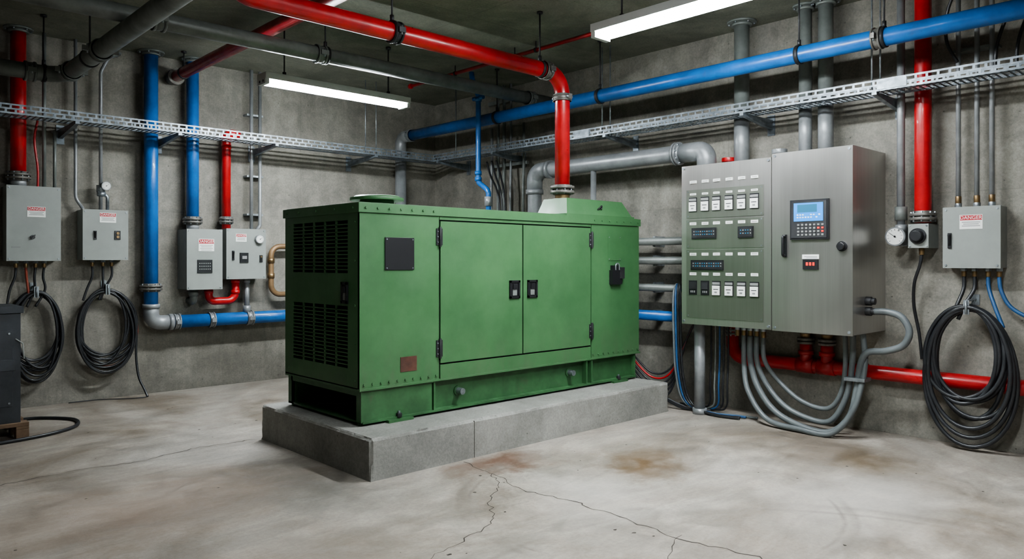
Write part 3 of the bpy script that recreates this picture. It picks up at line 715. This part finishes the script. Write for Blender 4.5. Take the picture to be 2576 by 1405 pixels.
def bracket_back(x):
    t.hexa([(x-.02,YT-.01,tz-.03),(x+.02,YT-.01,tz-.03),(x+.02,YB,tz-.10),(x-.02,YB,tz-.10),(x-.02,YT-.01,tz-.002),(x+.02,YT-.01,tz-.002),(x+.02,YB,tz-.002),(x-.02,YB,tz-.002)],'tray')
    t.box(x-.04,x+.04,YB-.01,YB,tz-.16,tz+.05,'tray')
def bracket_right(y):
    t.hexa([(XT-.01,y-.02,tz-.03),(XT-.01,y+.02,tz-.03),(XR,y+.02,tz-.10),(XR,y-.02,tz-.10),(XT-.01,y-.02,tz-.002),(XT-.01,y+.02,tz-.002),(XR,y+.02,tz-.002),(XR,y-.02,tz-.002)],'tray')
    t.box(XR-.01,XR,y-.04,y+.04,tz-.16,tz+.05,'tray')
for x in (-.2,.9,2.04,3.08,4.25,5.71): bracket_back(x)
for y in (.9,2.54,3.80,5.55,7.5,8.7): bracket_right(y)
for x in (5.55,5.72): t.cyl((x,YT+.02,tz+.02),(x,YT+.02,CZ),.007,'galv',8)
for y in (2.50,5.60,5.48): t.cyl((XT+.02,y,tz-.02),(XT+.02,y,CZ),.008,'galv',8)
t.cyl((XT+.02,2.57,tz-.02),(XT+.02,2.57,CZ),.008,'galv',8)
t.cyl((XT+.02,8.3,tz),(XT+.02,8.3,CZ),.008,'galv',8)
for y in (2.4,5.9,): t.box(XT-.006,XT,y-.12,y+.12,tz+.01,tz+.09,'tray')
t.done()

# ------------------------------------------------------------------ light fixtures
def light(x0,x1,y0,y1,z):
    b=B("fluorescent_light_fixture"); alongx=(x1-x0)>(y1-y0); h=.065
    b.box(x0,x1,y0,y1,z,z+h,'wmetal')
    if alongx:
        cy=(y0+y1)/2
        b.box(x0+.05,x1-.05,cy-.035,cy+.035,z+h,z+h+.02,'wmetal')
        for a0,a1 in ((x0,x0+.045),(x1-.045,x1)): b.box(a0,a1,y0+.01,y1-.01,z-.05,z,'wmetal')
        for s in (-1,1): b.cyl((x0+.045,cy+s*.042,z-.024),(x1-.045,cy+s*.042,z-.024),.024,'lamp',16)
        b.box(x0+.045,x1-.045,y0+.012,y1-.012,z-.004,z,'lamp')
        for s in (-1,1):
            for xx,dd in ((x0,-1),(x1,1)): b.cyl((xx,cy+s*.04,z-.02),(xx+dd*.002,cy+s*.04,z-.02),.014,'dark',12)
        pts=[(x0+.25,cy),(x1-.25,cy)]
    else:
        cx=(x0+x1)/2
        b.box(cx-.035,cx+.035,y0+.05,y1-.05,z+h,z+h+.02,'wmetal')
        for a0,a1 in ((y0,y0+.045),(y1-.045,y1)): b.box(x0+.01,x1-.01,a0,a1,z-.05,z,'wmetal')
        for s in (-1,1): b.cyl((cx+s*.042,y0+.045,z-.024),(cx+s*.042,y1-.045,z-.024),.024,'lamp',16)
        b.box(x0+.012,x1-.012,y0+.045,y1-.045,z-.004,z,'lamp')
        for s in (-1,1):
            for yy,dd in ((y0,-1),(y1,1)): b.cyl((cx+s*.04,yy,z-.02),(cx+s*.04,yy+dd*.002,z-.02),.014,'dark',12)
        pts=[(cx,y0+.25),(cx,y1-.25)]
    for px,py in pts:
        b.cyl((px,py,z+h),(px,py,CZ),.008,'dark',8); b.cyl((px,py,CZ-.03),(px,py,CZ),.03,'dark',10); b.cyl((px,py,z+h+.01),(px,py,z+h+.05),.02,'dark',8)
    b.done()
light(3.36,5.15,7.2,7.40,3.45)
light(4.80,5.02,2.35,4.13,3.53)
light(1.9,3.68,1.0,1.22,3.53)  # unseen fixture, added out of view to brighten foreground and generator front

# ------------------------------------------------------------------ cable coils
def coil(name,F,cu,top,hw,hh,n,r,nn,extra='',lo=.74):
    b=B(name)
    for k in range(n):
        w=hw*random.uniform(lo,1.0); h=hh*random.uniform(lo,1.0); off=random.uniform(-.03,.03)*hw/.3; tp=top-random.uniform(0,.05)
        nn_=nn+random.uniform(-.035,.035); ph=random.uniform(-.02,.02); tl=random.uniform(-.06,.06)
        pts=[]
        for i in range(44):
            t=2*math.pi*i/44; sag=1+.05*(-math.cos(t))
            pts.append(F(cu+off+w*math.sin(t)*sag+tl*(math.cos(t)-1)*.3,tp-h+h*math.cos(t),nn_+ph*math.sin(2*t)))
        b.tube(pts,r,'orangec' if (k==3 and extra=='o') else 'rubber',8,closed=True)
    b.tube([F(cu,top+.05,0),F(cu,top+.05,.04),F(cu,top-.05,nn+.0),F(cu,top-.06,nn+.065),F(cu,top+.04,nn+.065),F(cu,top+.05,.04)],.010,'galv',8)
    b.fb(F,cu-.022,cu+.022,top-.07,top+.05,nn+.05,nn+.058,'galv')
    b.fb(F,cu-.03,cu+.03,top-.0,top+.09,0,.012,'galv')
    return b
b=coil("cable_coil",WB,1.78,1.27,.25,.49,11,.013,.12)
for a in (1.60,1.78,1.86): b.tube(spline([WB(a,1.53,.13),WB(a-.01,1.42,.13),WB(a-.05*(1.7-a)/.2-.03,1.28,.12),WB(a-.08,1.1,.12)],6),.013,'rubber',8)
b.tube(spline([WB(1.69,1.53,.13),WB(1.70,1.4,.12),WB(1.72,1.22,.12)],6),.013,'orangec',8)
b.done()
b=coil("cable_coil",WB,2.48,1.28,.32,.485,11,.013,.12,'o')
for a,e in ((2.33,2.28),(2.44,2.44),(2.53,2.46)): b.tube(spline([WB(a,1.54,.13),WB(a,1.42,.13),WB(e,1.28,.12),WB(e-.04,1.15,.12)],6),.013,'rubber',8)
b.tube(spline([WB(2.74,1.05,.12),WB(2.80,.8,.12),WB(2.79,.5,.14),WB(2.80,.25,.2),WB(2.84,.10,.28),WB(2.86,.02,.33)],6),.014,'rubber',8)
b.tube(spline([WB(2.86,.02,.33),WB(2.7,.015,.30),WB(2.4,.015,.12),WB(2.1,.015,.1)],6),.006,'rubber',6)
b.done()
b=coil("cable_coil",WR,1.93,1.22,.30,.48,7,.018,.21,lo=.78)
for k in range(3):
    w=.345-.02*k; h=.585-.04*k
    b.tube([WR(1.92+w*math.sin(q)*(1-.04*math.cos(q)),1.21-h+h*math.cos(q),.22+.02*k) for q in [2*math.pi*i/44 for i in range(44)]],.018,'rubber',8,closed=True)
for a,e in ((1.99,2.02),(1.91,1.96)): b.tube(spline([WR(a,1.47,.11),WR(a,1.36,.12),WR(e,1.24,.17),WR(e+.05,1.1,.2)],6),.016,'rubber',8)
b.tube(spline([WR(1.81,1.47,.11),WR(1.80,1.36,.12),WR(1.74,1.2,.17),WR(1.68,1.05,.2)],6),.016,'bluec',8)
b.tube(spline([WR(1.73,1.47,.11),WR(1.71,1.34,.12),WR(1.62,1.2,.14),WR(1.4,1.1,.15),WR(1.1,1.05,.14),WR(.8,1.2,.1),WR(.7,1.5,.0)],6),.016,'bluec',8)
b.done()

# ------------------------------------------------------------------ flexible conduits under cabinet
b=B("flexible_conduit_loop"); x=6.85
b.tube(spline([(x,3.79,.85),(x,3.79,.6),(x-.02,3.70,.35),(x-.05,3.5,.14),(x-.08,3.2,.04),(x-.08,2.95,.04),(x-.03,2.80,.2),(x,2.75,.45),(x,2.72,.66),(x,2.66,.78),(x,2.50,.81),(x,2.36,.87),(x,2.31,.99),(x,2.37,1.11),(x,2.48,1.15),(x,2.60,1.15)],8),.030,'flexg',14)
b.tube(spline([(x,3.86,.85),(x,3.86,.55),(x-.06,3.78,.3),(x-.12,3.55,.07),(x-.16,3.2,.035),(x-.15,2.92,.04),(x-.08,2.76,.25),(x-.02,2.70,.5),(x+.03,2.69,.72),(x+.05,2.72,.95)],8),.026,'flexg',14)
b.tube(spline([(x,3.72,.85),(x,3.72,.6),(x+.03,3.62,.36),(x,3.4,.18),(x,3.1,.10),(x,2.95,.16),(x+.02,2.84,.4),(x+.03,2.80,.7),(x+.04,2.80,.95)],8),.026,'flexg',14)
b.tube(spline([(x,3.65,.85),(x,3.64,.62),(x+.06,3.52,.42),(x+.06,3.3,.26),(x+.05,3.05,.22),(x+.06,2.93,.35),(x+.06,2.88,.6),(x+.06,2.88,.95)],8),.022,'flexg',14)
b.box(x-.06,x+.09,2.66,2.84,.52,.55,'galv')
b.done()
b=B("loose_cable_bundle")
cols_=['rubber','flexg','bluec','rubber','rubber','flexg']
for i in range(4):
    y=4.66-.03*i
    b.tube(spline([(6.97,y+.05,1.27),(6.88-.02*i,y+.03,1.34),(6.78,y,1.2),(6.76,y-.02,.8),(6.77,y-.04,.4),(6.80,y-.12,.10),(6.84-.03*i,y-.4,.02),(6.9-.04*i,y-.7,.02),(6.92-.05*i,3.75+.1*i,.02)],7),.012,cols_[i+1],8)
for i in range(5):
    y=4.28-.05*i; b.tube(spline([(6.92,y,.95),(6.92,y,.6),(6.9,y-.0,.3),(6.95,y+.04,.08),(6.98,y+.2,.02),(7.05,4.75,.02)],6),.010,('rubber','pgray','bluec','rubber','rubber')[i],8)
for i in range(6):
    d=.05*i; b.tube(spline([(6.63,5.25,.72-.02*i),(6.72,5.15,.55-d),(6.8,4.95,.36-d),(6.86,4.75,.42-d),(6.95,4.6,.75),(6.98,4.5,.95),(6.98,4.39,1.02)],6),.011,'red' if i==1 else cols_[i%2*3],8)
for i in range(4):
    b.tube(spline([(6.74,5.1,.25-.05*i),(6.76,4.8,.12),(6.8,4.6,.03+.01*i),(6.84,4.45,.02),(6.95,4.3,.02)],6),.011,'rubber',8)
b.done()

# ------------------------------------------------------------------ left machine on pallet
b=B("portable_power_unit")
b.box(.72,1.38,7.90,8.45,.15,1.13,'machine'); b.box(.70,1.40,7.88,8.47,1.13,1.19,'machine')
F=backF(7.90); b.fb(F,.80,1.32,.30,.98,0,.010,'machine'); b.fb(F,1.20,1.34,.62,.72,.01,.02,'machine')
for a in (.83,1.29):
    for z in (.33,.95): b.cyl(F(a,z,.01),F(a,z,.018),.010,'galv',8)
b.tube([F(1.34,.9,.0),F(1.39,.86,.03),F(1.40,.72,.03)],.006,'boxg',6)
b.done(.006)
b=B("wooden_pallet")
for y in (7.87,8.12,8.37): b.box(.60,1.44,y,y+.12,.115,.15,'wood')
for x in (.62,1.0,1.34): b.box(x,x+.10,7.87,8.49,.09,.115,'wood')
for x in (.62,1.0,1.34):
    for y in (7.87,8.13,8.39): b.box(x,x+.10,y,y+.10,0,.09,'wood')
b.done(.004)
b=B("floor_cable"); b.tube(spline([(1.48,8.78,.016),(1.7,8.72,.016),(1.92,8.42,.016),(1.86,8.08,.016),(1.6,7.86,.016),(1.22,7.76,.016),(.7,7.72,.016)],8),.016,'rubber',10); b.done()
b=B("hanging_cable")
for i,(y0,y1) in enumerate(((1.75,1.5),(1.6,1.3))):
    b.tube(spline([(7.16,y0,3.15),(7.14,y0-.02,3.4),(7.1,y0-.15,3.7),(7.05,y0-.35,3.9),(7.0,y0-.7,CZ)],6),.014,'rubber',8)
b.tube(spline([(7.16,2.03,3.3),(7.10,2.10,3.5),(7.05,2.05,3.8),(7.0,1.8,CZ)],6),.014,'rubber',8)
b.done()

# ------------------------------------------------------------------ world + camera
w=bpy.data.worlds.new("world"); bpy.context.scene.world=w; w.use_nodes=True
w.node_tree.nodes["Background"].inputs[0].default_value=(.02,.02,.02,1)
bpy.context.scene.view_settings.look='AgX - Medium High Contrast'
cam=bpy.data.cameras.new("camera"); co=bpy.data.objects.new("camera",cam); bpy.context.collection.objects.link(co)
cam.sensor_width=36; cam.lens=1875/2576*36; cam.shift_y=-47.5/2576
yaw=math.atan2(.728,.686)
co.location=(0,0,1.6); co.rotation_euler=(math.pi/2,0,yaw-math.pi/2)
bpy.context.scene.camera=co
